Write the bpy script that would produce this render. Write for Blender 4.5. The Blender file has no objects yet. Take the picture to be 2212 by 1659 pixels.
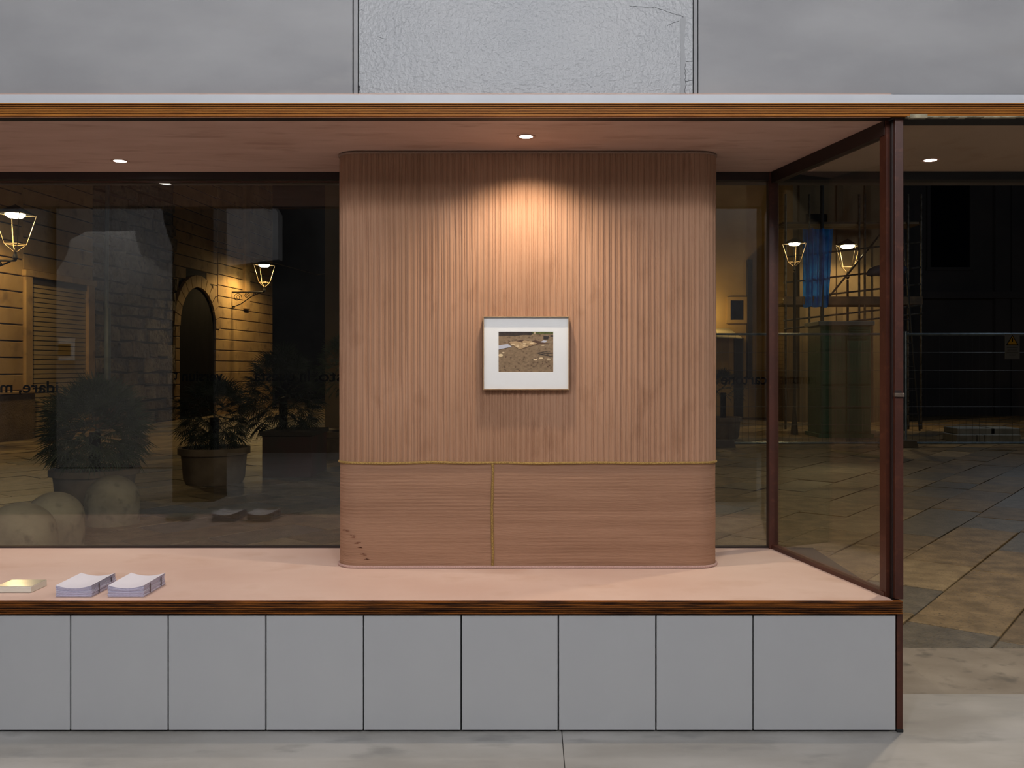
import bpy, bmesh, math, random
from mathutils import Vector, Matrix
from math import radians as R
random.seed(7)
SC = bpy.context.scene
COL = SC.collection
# ------------------------------------------------------------------ camera
F = 1930.0; VX = 1150.0; VY = 791.0; W = 2212.0; H = 1659.0; EYE = 1.49
cam = bpy.data.cameras.new('camera'); cam_o = bpy.data.objects.new('camera', cam); COL.objects.link(cam_o)
cam.sensor_fit = 'HORIZONTAL'; cam.sensor_width = 36.0; cam.lens = 36.0 * F / W
cam.shift_x = -(VX - W / 2) / W; cam.shift_y = -(H / 2 - VY) / W
cam.clip_start = 0.05; cam.clip_end = 200
cam_o.location = (0, 0, EYE); cam_o.rotation_euler = (R(90), 0, 0)
SC.camera = cam_o
# ------------------------------------------------------------------ world, exposure
SC.view_settings.view_transform = 'Standard'; SC.view_settings.look = 'None'
SC.view_settings.gamma = 1.0; SC.view_settings.exposure = 0.08; SC.view_settings.use_curve_mapping = False
try:
    SC.cycles.use_denoising = True; SC.cycles.max_bounces = 10; SC.cycles.transparent_max_bounces = 24
    SC.cycles.sample_clamp_indirect = 4.0
except Exception: pass
wd = bpy.data.worlds.new('night_sky'); SC.world = wd; wd.use_nodes = True
wd.node_tree.nodes['Background'].inputs[0].default_value = (0.35, 0.5, 1.0, 1)
wd.node_tree.nodes['Background'].inputs[1].default_value = 0.0035
# ------------------------------------------------------------------ main lights
def point(name, loc, power, color, radius=0.06):
    l = bpy.data.lights.new(name, 'POINT'); l.energy = power; l.color = color; l.shadow_soft_size = radius
    o = bpy.data.objects.new(name, l); o.location = loc; COL.objects.link(o); return o
def spot(name, loc, power, color, size, blend=0.6, radius=0.03, aim=None):
    l = bpy.data.lights.new(name, 'SPOT'); l.energy = power; l.color = color; l.spot_size = R(size); l.spot_blend = blend
    l.shadow_soft_size = radius
    o = bpy.data.objects.new(name, l); o.location = loc; COL.objects.link(o)
    if aim: o.rotation_euler = (Vector(aim) - Vector(loc)).to_track_quat('-Z', 'Y').to_euler()
    return o
COOL = (0.985, 0.985, 1.0); WARM = (1.0, 0.76, 0.52); STREET = (1.0, 0.66, 0.27)
ROOM_LAMPS = [(-0.74, 118), (0.74, 118), (-3.1, 52), (3.1, 68)]
for x, p in ROOM_LAMPS:
    point('room_lamp_or_fill', (x, -0.02, 4.07), p, COOL, 0.24)
for x, p in ((-1.6, 125), (1.6, 125), (-5.9, 115)):
    point('room_lamp_or_fill', (x, -2.4, 4.3), p, COOL, 0.45)  # unseen soft fills added to even the front and brighten the rear pier
DOWN = [(-0.028, 3.95), (-2.04, 4.42), (1.96, 4.40), (-3.9, 4.0)]
for i, (x, y) in enumerate(DOWN):
    p = (46, 46, 23, 46)[i]
    spot('downlight_beam', (x, y, 2.495), p, (1.0, .82, .60) if i == 0 else (1.0, 0.86, 0.72), 135 if i != 0 else 136, 1.0, 0.022)

# ------------------------------------------------------------------ colour and material helpers
def lin(c):
    return tuple(((v / 255) / 12.92 if v / 255 <= .04045 else ((v / 255 + .055) / 1.055) ** 2.4) for v in c)
def c4(c): return (*lin(c), 1)
MATS = {}
def mat(name, c1, c2=None, rough=0.6, scale=3.0, stretch=(1, 1, 1), bump=0.0, bscale=40.0, bstretch=None, metal=0.0, spec=0.5, c3=None, s3=20.0, emit=None, es=0.0, bdist=0.004, ramp=(.35, .65)):
    m = bpy.data.materials.new(name); m.use_nodes = True; nt = m.node_tree; n = nt.nodes; l = nt.links
    b = n['Principled BSDF']; b.inputs['Roughness'].default_value = rough; b.inputs['Metallic'].default_value = metal
    b.inputs['Specular IOR Level'].default_value = spec
    tc = n.new('ShaderNodeTexCoord'); mp = n.new('ShaderNodeMapping'); mp.inputs['Scale'].default_value = stretch
    l.new(tc.outputs['Object'], mp.inputs[0])
    nz = n.new('ShaderNodeTexNoise'); nz.inputs['Scale'].default_value = scale; nz.inputs['Detail'].default_value = 6
    l.new(mp.outputs[0], nz.inputs['Vector'])
    cr = n.new('ShaderNodeValToRGB'); cr.color_ramp.elements[0].position = ramp[0]; cr.color_ramp.elements[1].position = ramp[1]
    cr.color_ramp.elements[0].color = c4(c1); cr.color_ramp.elements[1].color = c4(c2 or c1)
    l.new(nz.outputs[0], cr.inputs[0]); last = cr.outputs[0]
    if c3:
        n3 = n.new('ShaderNodeTexNoise'); n3.inputs['Scale'].default_value = s3; n3.inputs['Detail'].default_value = 8
        l.new(mp.outputs[0], n3.inputs['Vector'])
        r3 = n.new('ShaderNodeValToRGB'); r3.color_ramp.elements[0].position = .55; r3.color_ramp.elements[1].position = .72
        l.new(n3.outputs[0], r3.inputs[0])
        mx = n.new('ShaderNodeMix'); mx.data_type = 'RGBA'; l.new(r3.outputs[0], mx.inputs[0]); l.new(last, mx.inputs[6]); mx.inputs[7].default_value = c4(c3)
        last = mx.outputs[2]
    l.new(last, b.inputs['Base Color'])
    if bump:
        mb = n.new('ShaderNodeMapping'); mb.inputs['Scale'].default_value = bstretch or (1, 1, 1); l.new(tc.outputs['Object'], mb.inputs[0])
        nb = n.new('ShaderNodeTexNoise'); nb.inputs['Scale'].default_value = bscale; nb.inputs['Detail'].default_value = 5
        l.new(mb.outputs[0], nb.inputs['Vector'])
        bp = n.new('ShaderNodeBump'); bp.inputs['Strength'].default_value = bump; bp.inputs['Distance'].default_value = bdist
        l.new(nb.outputs[0], bp.inputs['Height']); l.new(bp.outputs[0], b.inputs['Normal'])
    if emit:
        b.inputs['Emission Color'].default_value = (*emit, 1); b.inputs['Emission Strength'].default_value = es
    MATS[name] = m
    return m
def glass_mat(name, tint=(.93, .95, .94), f0=.055, rough=0.0):
    m = bpy.data.materials.new(name); m.use_nodes = True; nt = m.node_tree; n = nt.nodes; l = nt.links
    n.remove(n['Principled BSDF']); out = n['Material Output']
    g = n.new('ShaderNodeNewGeometry'); d = n.new('ShaderNodeVectorMath'); d.operation = 'DOT_PRODUCT'
    l.new(g.outputs['Incoming'], d.inputs[0]); l.new(g.outputs['Normal'], d.inputs[1])
    def M(op, a, b=None):
        x = n.new('ShaderNodeMath'); x.operation = op
        for i, v in enumerate((a, b)):
            if v is None: continue
            if isinstance(v, (int, float)): x.inputs[i].default_value = v
            else: l.new(v, x.inputs[i])
        return x.outputs[0]
    a = M('ABSOLUTE', d.outputs['Value']); s = M('SUBTRACT', 1.0, a); p = M('POWER', s, 5.0); f = M('ADD', M('MULTIPLY', p, 1 - f0), f0)
    t = n.new('ShaderNodeBsdfTransparent'); t.inputs[0].default_value = (*tint, 1)
    gl = n.new('ShaderNodeBsdfGlossy'); gl.inputs['Roughness'].default_value = rough; gl.inputs['Color'].default_value = (1, 1, 1, 1)
    mx = n.new('ShaderNodeMixShader'); l.new(f, mx.inputs[0]); l.new(t.outputs[0], mx.inputs[1]); l.new(gl.outputs[0], mx.inputs[2])
    l.new(mx.outputs[0], out.inputs[0]); return m
def translucent(m, f=.55):
    nt = m.node_tree; n = nt.nodes; b = n['Principled BSDF']; t = n.new('ShaderNodeBsdfTranslucent'); mx = n.new('ShaderNodeMixShader')
    src = b.inputs['Base Color'].links[0].from_socket; nt.links.new(src, t.inputs[0]); mx.inputs[0].default_value = f
    nt.links.new(b.outputs[0], mx.inputs[1]); nt.links.new(t.outputs[0], mx.inputs[2]); nt.links.new(mx.outputs[0], n['Material Output'].inputs[0]); return m
def emis(name, color, s):
    m = bpy.data.materials.new(name); m.use_nodes = True; b = m.node_tree.nodes['Principled BSDF']
    b.inputs['Base Color'].default_value = (*color, 1); b.inputs['Emission Color'].default_value = (*color, 1); b.inputs['Emission Strength'].default_value = s
    return m

M_wall = mat('grey_wall_paint', (134, 134, 137), (152, 152, 154), .55, 1.2, (1, 1, 2.5), .12, 3, (1, 1, 3), c3=(147, 146, 147), s3=2.5, bdist=.01)
M_gloss = mat('rough_gloss_grey_paint', (146, 149, 153), (154, 156, 159), .27, 2.0, bump=.75, bscale=60, bdist=.006)
M_band = mat('pale_grey_board_paint', (186, 190, 197), (194, 197, 203), .5, 3, bump=.1, bscale=20)
M_cab = mat('cabinet_grey_lacquer', (172, 173, 176), (177, 178, 180), .42, 1.5, bump=.04, bscale=8, bstretch=(1, 1, 4))
M_dark = mat('black_gap', (18, 18, 19), rough=.7)
M_floor = mat('polished_concrete', (150, 147, 142), (172, 170, 167), .42, 1.6, (1, 2.2, 1), .12, 14, c3=(140, 139, 136), s3=4.0)
M_thresh = mat('worn_threshold_concrete', (118, 110, 100), (150, 142, 131), .65, 2.2, bump=.5, bscale=50, c3=(98, 94, 88), s3=9)
M_pink = mat('pink_lime_plaster', (208, 176, 162), (218, 190, 177), .6, 1.6, (1, 1.5, 1), .15, 5, (1, 2.5, 1), c3=(203, 170, 154), s3=3.2)
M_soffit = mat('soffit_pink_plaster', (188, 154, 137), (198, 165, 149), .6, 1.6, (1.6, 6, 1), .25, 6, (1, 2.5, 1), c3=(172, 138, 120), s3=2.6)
def ramp_marks(): pass
M_soffit2 = mat('porch_soffit_plaster', (150, 128, 108), (160, 136, 114), .6, 1.6, bump=.2, bscale=5, c3=(142, 116, 95), s3=4)
M_fabU = mat('pleated_tan_fabric', (158, 121, 96), (168, 130, 105), .85, 2.0, (1.5, 1.5, .8), .2, 260, (1, 1, .4), c3=(150, 113, 89), s3=6, spec=.2, bdist=.0015)
M_fabL = mat('horizontal_rib_tan_fabric', (146, 111, 89), (158, 122, 99), .88, 3.0, (.5, .5, 9), .6, 60, (.35, .35, 4), spec=.15, bdist=.004)
M_cordG = mat('olive_gold_cord', (166, 134, 72), (124, 96, 46), .8, 260, bump=.6, bscale=300, bdist=.002, ramp=(.45, .55))
M_cordP = mat('pink_cord', (192, 160, 152), (166, 132, 124), .8, 260, bump=.6, bscale=300, bdist=.002)
M_cordT = mat('dusty_brown_cord', (150, 122, 104), (130, 102, 86), .8, 260, bump=.6, bscale=300, bdist=.002)
M_ply = mat('plywood_ply_light', (166, 104, 34), (134, 78, 20), .5, 3, (2, 8, 60), .1, 30, spec=.2)
M_plyB = mat('plywood_ply_burnt', (136, 78, 28), (54, 28, 12), .5, 2, (2, 8, 60), .1, 30, spec=.2, ramp=(.4, .6))
M_plyD = mat('plywood_glue_line', (30, 16, 8), (20, 10, 6), .5, 8)
M_frame = mat('oxide_brown_steel', (74, 35, 21), (62, 28, 17), .42, 5, bump=.1, bscale=30, c3=(84, 44, 28), s3=30)
M_frameD = mat('dark_brown_steel', (40, 22, 17), (30, 17, 14), .5, 5)
M_latch = mat('worn_steel', (120, 105, 92), (80, 66, 56), .4, 40, metal=.6)
M_glass = glass_mat('window_glass', f0=.052)
M_pglass = glass_mat('picture_glass', (.99, .99, .99), f0=.015)
M_lampglass = glass_mat('lantern_glass', (.96, .93, .86), f0=.03)
M_oak = mat('oak_frame', (158, 128, 92), (136, 106, 74), .5, 20, (1, 1, 8), .1, 60)
M_mat = mat('white_mat_board', (238, 238, 238), (242, 242, 241), .8, 4)
M_matcut = mat('mat_bevel', (245, 244, 240), rough=.8)
M_paper = mat('lilac_white_paper', (224, 220, 232), (230, 227, 237), .7, 8)
M_paper2 = mat('lilac_paper_edge', (196, 190, 212), (172, 166, 190), .8, 90, (1, 1, 6))
M_staple = mat('dark_binding', (90, 76, 80), rough=.6)
M_block = mat('cream_white_block', (226, 220, 206), (218, 211, 196), .6, 10)
M_card = mat('glossy_cream_card', (206, 198, 178), (184, 176, 158), .16, 9, spec=.6)
M_disc = emis('downlight_lens', (1.0, .95, .88), 14)
M_trim = mat('plastered_downlight_ring', (178, 140, 120), rough=.6)
M_vinyl = mat('black_vinyl', (5, 5, 6), rough=.9, spec=0.0)

# ------------------------------------------------------------------ object helpers
def tag(o, label=None, cat=None, group=None, kind=None):
    if label: o['label'] = label
    if cat: o['category'] = cat
    if group: o['group'] = group
    if kind: o['kind'] = kind
    return o
def empty(name, loc=(0, 0, 0), rz=0, label=None, cat=None, group=None, kind=None):
    o = bpy.data.objects.new(name, None); o.location = loc; o.rotation_euler = (0, 0, rz); o.empty_display_size = .1
    COL.objects.link(o); return tag(o, label, cat, group, kind)
class MB:
    def __init__(s): s.v = []; s.f = []; s.m = []
    def add(s, vs, fs, mi=0):
        b = len(s.v); s.v += [tuple(v) for v in vs]; s.f += [tuple(b + i for i in f) for f in fs]; s.m += [mi] * len(fs); return s
    def box(s, x0, x1, y0, y1, z0, z1, mi=0, M=None):
        vs = [Vector((x, y, z)) for x in (x0, x1) for y in (y0, y1) for z in (z0, z1)]
        if M: vs = [M @ v for v in vs]
        return s.add(vs, [(0, 1, 3, 2), (4, 6, 7, 5), (0, 4, 5, 1), (2, 3, 7, 6), (0, 2, 6, 4), (1, 5, 7, 3)], mi)
    def prism(s, pts, off, mi=0, cap=True):
        n = len(pts); a = [Vector(p) for p in pts]; b = [p + Vector(off) for p in a]
        fs = [(i, (i + 1) % n, n + (i + 1) % n, n + i) for i in range(n)]
        if cap: fs += [tuple(range(n - 1, -1, -1)), tuple(range(n, 2 * n))]
        return s.add(a + b, fs, mi)
    def tube(s, pts, r, seg=6, mi=0, close=False, cap=True):
        pts = [Vector(p) for p in pts]; rings = []; n = len(pts)
        up = Vector((0, 0, 1))
        for i, p in enumerate(pts):
            if close: t = pts[(i + 1) % n] - pts[i - 1]
            else: t = pts[min(i + 1, n - 1)] - pts[max(i - 1, 0)]
            t = t.normalized() if t.length > 1e-9 else up
            a = up if abs(t.z) < .95 else Vector((1, 0, 0))
            u = t.cross(a).normalized(); w = u.cross(t).normalized()
            rr = r[i] if isinstance(r, (list, tuple)) else r
            rings.append([p + (u * math.cos(k * 2 * math.pi / seg) + w * math.sin(k * 2 * math.pi / seg)) * rr for k in range(seg)])
        vs = [v for g in rings for v in g]; fs = []
        for i in range(n if close else n - 1):
            j = (i + 1) % n
            for k in range(seg): fs.append((i * seg + k, i * seg + (k + 1) % seg, j * seg + (k + 1) % seg, j * seg + k))
        if cap and not close: fs += [tuple(range(seg))[::-1], tuple((n - 1) * seg + k for k in range(seg))]
        return s.add(vs, fs, mi)
    def lathe(s, prof, c=(0, 0, 0), seg=24, mi=0, cap=True):
        vs = []; fs = []
        for r, z in prof:
            for k in range(seg):
                a = 2 * math.pi * k / seg; vs.append((c[0] + r * math.cos(a), c[1] + r * math.sin(a), c[2] + z))
        for i in range(len(prof) - 1):
            for k in range(seg): fs.append((i * seg + k, i * seg + (k + 1) % seg, (i + 1) * seg + (k + 1) % seg, (i + 1) * seg + k))
        if cap: fs += [tuple(range(seg))[::-1], tuple((len(prof) - 1) * seg + k for k in range(seg))]
        return s.add(vs, fs, mi)
    def mesh(s, name, mats, smooth=False, fix=True):
        me = bpy.data.meshes.new(name); me.from_pydata(s.v, [], s.f)
        for m in (mats if isinstance(mats, (list, tuple)) else [mats]): me.materials.append(m)
        me.polygons.foreach_set('material_index', s.m)
        if smooth: me.polygons.foreach_set('use_smooth', [True] * len(me.polygons))
        if fix:
            bm = bmesh.new(); bm.from_mesh(me); bmesh.ops.recalc_face_normals(bm, faces=bm.faces); bm.to_mesh(me); bm.free()
        me.update(); return me
    def build(s, name, mats, parent=None, smooth=False, bevel=0, label=None, loc=None, fix=True, **kw):
        o = bpy.data.objects.new(name, s.mesh(name, mats, smooth, fix)); COL.objects.link(o)
        if parent is not None: o.parent = parent
        if loc is not None: o.location = loc
        if bevel:
            bv = o.modifiers.new('bevel', 'BEVEL'); bv.width = bevel; bv.segments = 2; bv.limit_method = 'ANGLE'
        if smooth:
            try: o.data.set_sharp_from_angle(angle=R(40))
            except Exception: pass
        return tag(o, label, **kw)
def obj(name, me, parent=None, loc=(0, 0, 0), rot=(0, 0, 0), sc=(1, 1, 1)):
    o = bpy.data.objects.new(name, me); COL.objects.link(o); o.location = loc; o.rotation_euler = rot; o.scale = sc
    if parent is not None: o.parent = parent
    return o
def PX(px, Y): return (px - VX) * Y / F
def PZ(py, Y): return EYE - (py - VY) * Y / F
ST = dict(kind='structure')

# ------------------------------------------------------------------ levels
Z_SH = 0.537; Z_SO = 2.505; Y_F = 3.62; Y_G = 4.68; XL = -4.72
# ---------------- floor
fl = empty('floor', **ST)
MB().box(-8, .118, -6, 4.06, -.15, 0).build('slab', M_floor, fl)
MB().box(.122, 4.6, -6, 4.06, -.15, 0).build('slab', M_floor, fl)
MB().box(.118, .122, -6, 4.06, -.15, -.004).build('joint', mat('floor_joint', (70, 68, 66), rough=.8), fl)
th = MB()
th.box(1.30, 4.6, 4.062, 4.735, -.12, -.006).build('doorstep', M_thresh, None, **ST)
# ---------------- room shell
MB().box(-8.2, 4.8, -6.2, Y_F + .5, 4.75, 4.9).build('ceiling', M_wall, **ST)
MB().box(4.6, 4.8, -6, 4.9, 0, 4.75).build('wall_right', M_wall, **ST)
MB().box(-8.2, -8, -6, Y_F + .4, 0, 4.75).build('wall_left', M_wall, **ST)
MB().box(-8, XL, Y_F, Y_G + .2, 0, 4.75).build('wall_end', M_wall, **ST)
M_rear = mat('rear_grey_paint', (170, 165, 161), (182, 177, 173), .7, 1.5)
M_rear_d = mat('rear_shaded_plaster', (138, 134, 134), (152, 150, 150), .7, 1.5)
M_charcoal = mat('charcoal_paint', (26, 26, 27), rough=.8)
MB().box(-8, 4.6, -6.15, -6, 0, 4.75).build('wall_rear', mat('rear_dark_plaster', (56, 54, 52), (66, 64, 62), .8, 1), **ST)
# arches of the vaulted room behind the camera, the glass mirrors them
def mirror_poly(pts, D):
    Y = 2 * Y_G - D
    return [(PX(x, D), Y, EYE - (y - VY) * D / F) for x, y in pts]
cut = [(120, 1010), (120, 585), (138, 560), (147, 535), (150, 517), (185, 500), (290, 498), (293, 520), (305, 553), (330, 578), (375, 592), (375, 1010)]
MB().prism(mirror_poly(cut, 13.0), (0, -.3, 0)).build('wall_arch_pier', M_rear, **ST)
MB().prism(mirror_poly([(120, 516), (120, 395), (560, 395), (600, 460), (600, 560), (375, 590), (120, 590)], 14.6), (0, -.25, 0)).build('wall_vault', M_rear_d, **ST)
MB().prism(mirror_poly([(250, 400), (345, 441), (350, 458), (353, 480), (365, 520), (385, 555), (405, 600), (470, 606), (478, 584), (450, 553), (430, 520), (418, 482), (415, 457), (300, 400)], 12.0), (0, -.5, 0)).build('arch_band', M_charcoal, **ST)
MB().box(-3.95, -3.5, -.85, -.42, 0, 4.75).build('pier_charcoal', M_charcoal, **ST)
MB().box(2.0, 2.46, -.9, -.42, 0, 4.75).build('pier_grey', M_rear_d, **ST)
# framed print on the arch pier, only seen mirrored in the glass
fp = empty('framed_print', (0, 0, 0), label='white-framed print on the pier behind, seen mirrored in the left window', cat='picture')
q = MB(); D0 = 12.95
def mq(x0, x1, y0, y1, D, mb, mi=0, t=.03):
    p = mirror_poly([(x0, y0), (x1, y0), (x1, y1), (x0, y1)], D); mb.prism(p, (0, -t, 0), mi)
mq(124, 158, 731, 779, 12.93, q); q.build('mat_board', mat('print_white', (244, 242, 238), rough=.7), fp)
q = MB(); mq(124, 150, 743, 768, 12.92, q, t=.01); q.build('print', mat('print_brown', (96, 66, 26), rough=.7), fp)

# ---------------- wall above the niche
wf = empty('wall_front', **ST)
Zt = 2.595
def wallx(px): return PX(px, 3.68)
MB().box(-8, wallx(761.5), 3.68, 3.80, 2.58, 4.75).build('panel', M_wall, wf, bevel=.002)
MB().box(wallx(764.5), wallx(773), 3.676, 3.80, 2.58, 4.75).build('cover_strip', M_wall, wf)
MB().box(wallx(1508.5), 4.6, 3.68, 3.80, 2.58, 4.75).build('panel', M_wall, wf, bevel=.002)
MB().box(wallx(1498.5), wallx(1506), 3.676, 3.80, 2.58, 4.75).build('cover_strip', M_wall, wf)
MB().box(wallx(755), wallx(1515), 3.74, 3.82, 2.58, 4.75).build('shadow_gap', M_dark, wf)
MB().box(wallx(775.5), wallx(1496.5), 3.682, 3.75, 2.58, 4.75).build('pillar_face', M_gloss, wf)
# hairline cracks as thin grooves standing proud of the paint
ck = MB()
def crack(pts, w=.0022):
    P = [Vector((PX(x, 3.68), 3.6815, PZ(y, 3.68))) for x, y in pts]; ck.tube(P, w / 2, 4)
def jag(a, b, n, amp):
    out = []
    for i in range(n + 1):
        t = i / n; out.append((a[0] + (b[0] - a[0]) * t + random.uniform(-amp, amp), a[1] + (b[1] - a[1]) * t + random.uniform(-amp, amp)))
    return out
crack(jag((1474, 36), (1472, 130), 12, 1.2)); crack(jag((1480, 130), (1481, 202), 16, 1.6)); crack(jag((1481, 133), (1497, 131), 4, .8)); crack(jag((1481, 175), (1497, 173), 4, .8))
crack(jag((1360, 13), (1412, 15), 8, 1) + jag((1412, 15), (1476, 36), 9, 1.2), .0018); crack(jag((1440, 55), (1470, 46), 6, 2), .0016)
crack(jag((775, 20), (787, 23), 4, 1.5), .0018); crack(jag((774, 175), (778, 201), 8, 1.5), .004); crack(jag((815, 78), (833, 84), 4, .8), .0012)
ck.build('cracks', mat('crack_grey', (88, 90, 94), rough=.9), wf, kind='stuff')
pt = MB(); pts = jag((1480, 34), (1478, 202), 14, 1.5)
P1 = [(PX(x, 3.68), 3.6812, PZ(y, 3.68)) for x, y in pts] + [(PX(1471, 3.68), 3.6812, PZ(202, 3.68)), (PX(1470, 3.68), 3.6812, PZ(40, 3.68))]
pt.prism(P1, (0, -.0012, 0)); pt.build('filler_patch', mat('filler', (150, 152, 155), rough=.6), wf)

# ---------------- fascia: pale board, plywood edge
fa = empty('fascia', **ST)
MB().box(XL, 4.6, 3.632, 3.70, 2.557, 2.596).build('painted_board', M_band, fa, bevel=.003)
def ply_edge(name, x0, x1, y, z0, z1, mA, mD, parent, pro=.0, side=None):
    """laminated edge: seven light plies standing proud of dark glue lines"""
    h = z1 - z0; n = 7; wts = [1.5, .8, .8, .8, .8, .8, 1.4]; gap = .0036 * h / .052; tot = sum(wts); usable = h - gap * (n - 1)
    z = z0; mb = MB()
    for i in range(n):
        t = usable * wts[i] / tot
        mb2 = MB()
        segs = 60; top = []; 
        vs = []; fs = []
        rng = random.Random(i * 13 + int(z0 * 100))
        for k in range(segs + 1):
            x = x0 + (x1 - x0) * k / segs; d = rng.uniform(-.0006, .0006)
            vs += [(x, y + d, z), (x, y + d, z + t), (x, y + .02, z + t), (x, y + .02, z)]
        for k in range(segs):
            b = 4 * k; fs += [(b, b + 4, b + 5, b + 1), (b + 1, b + 5, b + 6, b + 2), (b + 2, b + 6, b + 7, b + 3), (b + 3, b + 7, b + 4, b)]
        e = 4 * segs; fs += [(0, 1, 2, 3), (e, e + 3, e + 2, e + 1)]
        mb2.add(vs, fs); mb2.build('ply', mA, parent, fix=False)
        z += t + gap
    MB().box(x0, x1 - .002, y + .006, y + .03, z0 + .001, z1 - .001).build('glue_core', mD, parent)
ply_edge('plywood', XL, 4.6, 3.62, Z_SO, 2.5565, M_ply, M_plyD, fa)
MB().box(XL, 4.6, 3.65, 3.70, Z_SO, 2.557).build('board', M_plyD, fa)
# soffit
so = empty('soffit', **ST)
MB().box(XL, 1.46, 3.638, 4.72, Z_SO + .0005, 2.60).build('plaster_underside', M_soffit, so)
MB().box(1.462, 4.6, 3.76, 4.72, Z_SO + .0005, 2.60).build('plaster_underside', M_soffit2, so, label='browner plaster above the doorway')
MB().box(1.47, 4.6, 3.645, 3.758, Z_SO - .003, 2.60).build('head_track', M_charcoal, so)
mo = MB()
for i in range(90):
    x = 1.52 + i * .0345; w = random.uniform(.012, .026)
    mo.box(x, x + .036, 3.622, 3.645, Z_SO - random.uniform(.003, .0062), Z_SO + .001)
mo.box(1.53, 1.60, 3.6175, 3.64, Z_SO - .008, Z_SO + .006)
mo.build('mortar_bead', mat('grey_mortar', (120, 112, 92), (168, 158, 132), .9, 30, bump=.5, bscale=90), so, kind='stuff')
MB().box(-9, 12, 4.76, 5.0, Z_SO - .004, 6.5).build('wall_street', mat('shopfront_render', (70, 64, 58), (84, 76, 68), .9, 2), **ST)

# ---------------- display shelf
sh = empty('display_shelf', (0, 0, 0), label='long pink plastered display shelf with laminated plywood edge above the grey cabinets', cat='shelf')
# plaster top as slightly trowelled grid
g = MB(); nx, ny = 120, 24; X1 = 1.47
vs = []; 
from mathutils import noise
for j in range(ny + 1):
    for i in range(nx + 1):
        y = 3.635 + (4.70 - 3.635) * j / ny; xe = 1.468 - (y - 3.66) * .187 / 1.06 if y > 3.66 else 1.468
        x = XL + (xe - XL) * i / nx
        z = Z_SH + noise.noise(Vector((x * 2, y * 3, 0))) * .0008
        vs.append((x, y, z))
fs = [(j * (nx + 1) + i, j * (nx + 1) + i + 1, (j + 1) * (nx + 1) + i + 1, (j + 1) * (nx + 1) + i) for j in range(ny) for i in range(nx)]
g.add(vs, fs); g.build('plaster_top', M_pink, sh, smooth=True)
MB().box(XL, 1.475, 3.655, 4.70, .487, Z_SH - .0015).build('board', M_plyD, sh)
ply_edge('plywood', XL, 1.502, 3.62, .4855, Z_SH - .0005, M_plyB, M_plyD, sh)
MB().box(1.475, 1.502, 3.652, 3.71, .487, Z_SH - .002).build('end_block', M_plyD, sh)

# ---------------- cabinets
gaps = [-270, -59, 152, 363, 574, 785, 996, 1206, 1417, 1627, 1936]
words = ['first', 'second', 'third', 'fourth', 'fifth', 'sixth', 'seventh', 'eighth', 'ninth']
names = {1: None}
def cabinet(x0, x1, label):
    c = empty('base_cabinet', ((x0 + x1) / 2, 3.90, 0), label=label, cat='cabinet', group='grey base cabinets under the display shelf')
    w = (x1 - x0) / 2
    MB().box(-w + .001, w - .001, -.245, .25, .045, .484).build('carcass', M_dark, c)
    MB().box(-w + .012, w - .012, -.23, .25, 0, .045).build('plinth', M_dark, c)
    MB().box(-w + .0028, w - .0028, -.268, -.248, .0105, .4765).build('door', M_cab, c, bevel=.0015)
s36 = 3.632
for k in range(len(gaps) - 1):
    a, b = PX(gaps[k], s36), PX(gaps[k + 1], s36)
    if k == 0: lab = 'narrow flat grey cabinet door beyond the left edge of the display'
    elif k == 1: lab = 'flat grey cabinet cut by the left edge, below the white block'
    elif k == 2: lab = 'flat grey cabinet under the two stacks of booklets'
    elif k == 3: lab = 'flat grey cabinet just right of the one under the booklets'
    elif k == 4: lab = 'flat grey cabinet ending left of the fabric column, third whole one from left'
    elif k == 5: lab = 'flat grey cabinet below the left end of the fabric column'
    elif k == 6: lab = 'flat grey cabinet directly below the framed photograph'
    elif k == 7: lab = 'flat grey cabinet below the right half of the fabric column'
    elif k == 8: lab = 'flat grey cabinet beside the wide one, below the column\'s right edge'
    else: lab = 'widest flat grey cabinet, at the right end beside the brown post'
    cabinet(a, b, lab)
MB().box(XL, 1.49, 4.16, 4.70, 0, .484).build('wall_parapet', M_dark, **ST)

# ---------------- steel posts and windows
post = MB(); post.box(PX(1932, 3.66), PX(1950, 3.66), 3.652, 3.70, Z_SH, Z_SO)
pp = empty('steel_post', label='oxide brown steel corner post at the right end of the display', cat='post')
post.build('upper_shaft', M_frame, pp, bevel=.0015)
MB().box(PX(1924.5, 3.68), PX(1932.5, 3.68), 3.672, 3.71, Z_SH, Z_SO).build('recessed_groove', M_frameD, pp)
MB().box(PX(1937, 3.64), PX(1949.5, 3.64), 3.636, 3.70, .012, .485).build('lower_shaft', M_frame, pp, bevel=.0015)
MB().box(PX(1936, 3.64), PX(1950.5, 3.64), 3.632, 3.70, 0, .013).build('foot_plate', M_charcoal, pp, bevel=.003)
lt = MB(); lt.box(PX(1931, 3.65), PX(1952, 3.65), 3.640, 3.655, PZ(857, 3.65), PZ(849, 3.65)); lt.build('latch', M_latch, pp, bevel=.001)
MB().box(PX(1933, 3.65), PX(1948, 3.65), 3.6505, 3.656, PZ(849, 3.65), PZ(843, 3.65)).build('latch_plate', M_frameD, pp)

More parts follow.
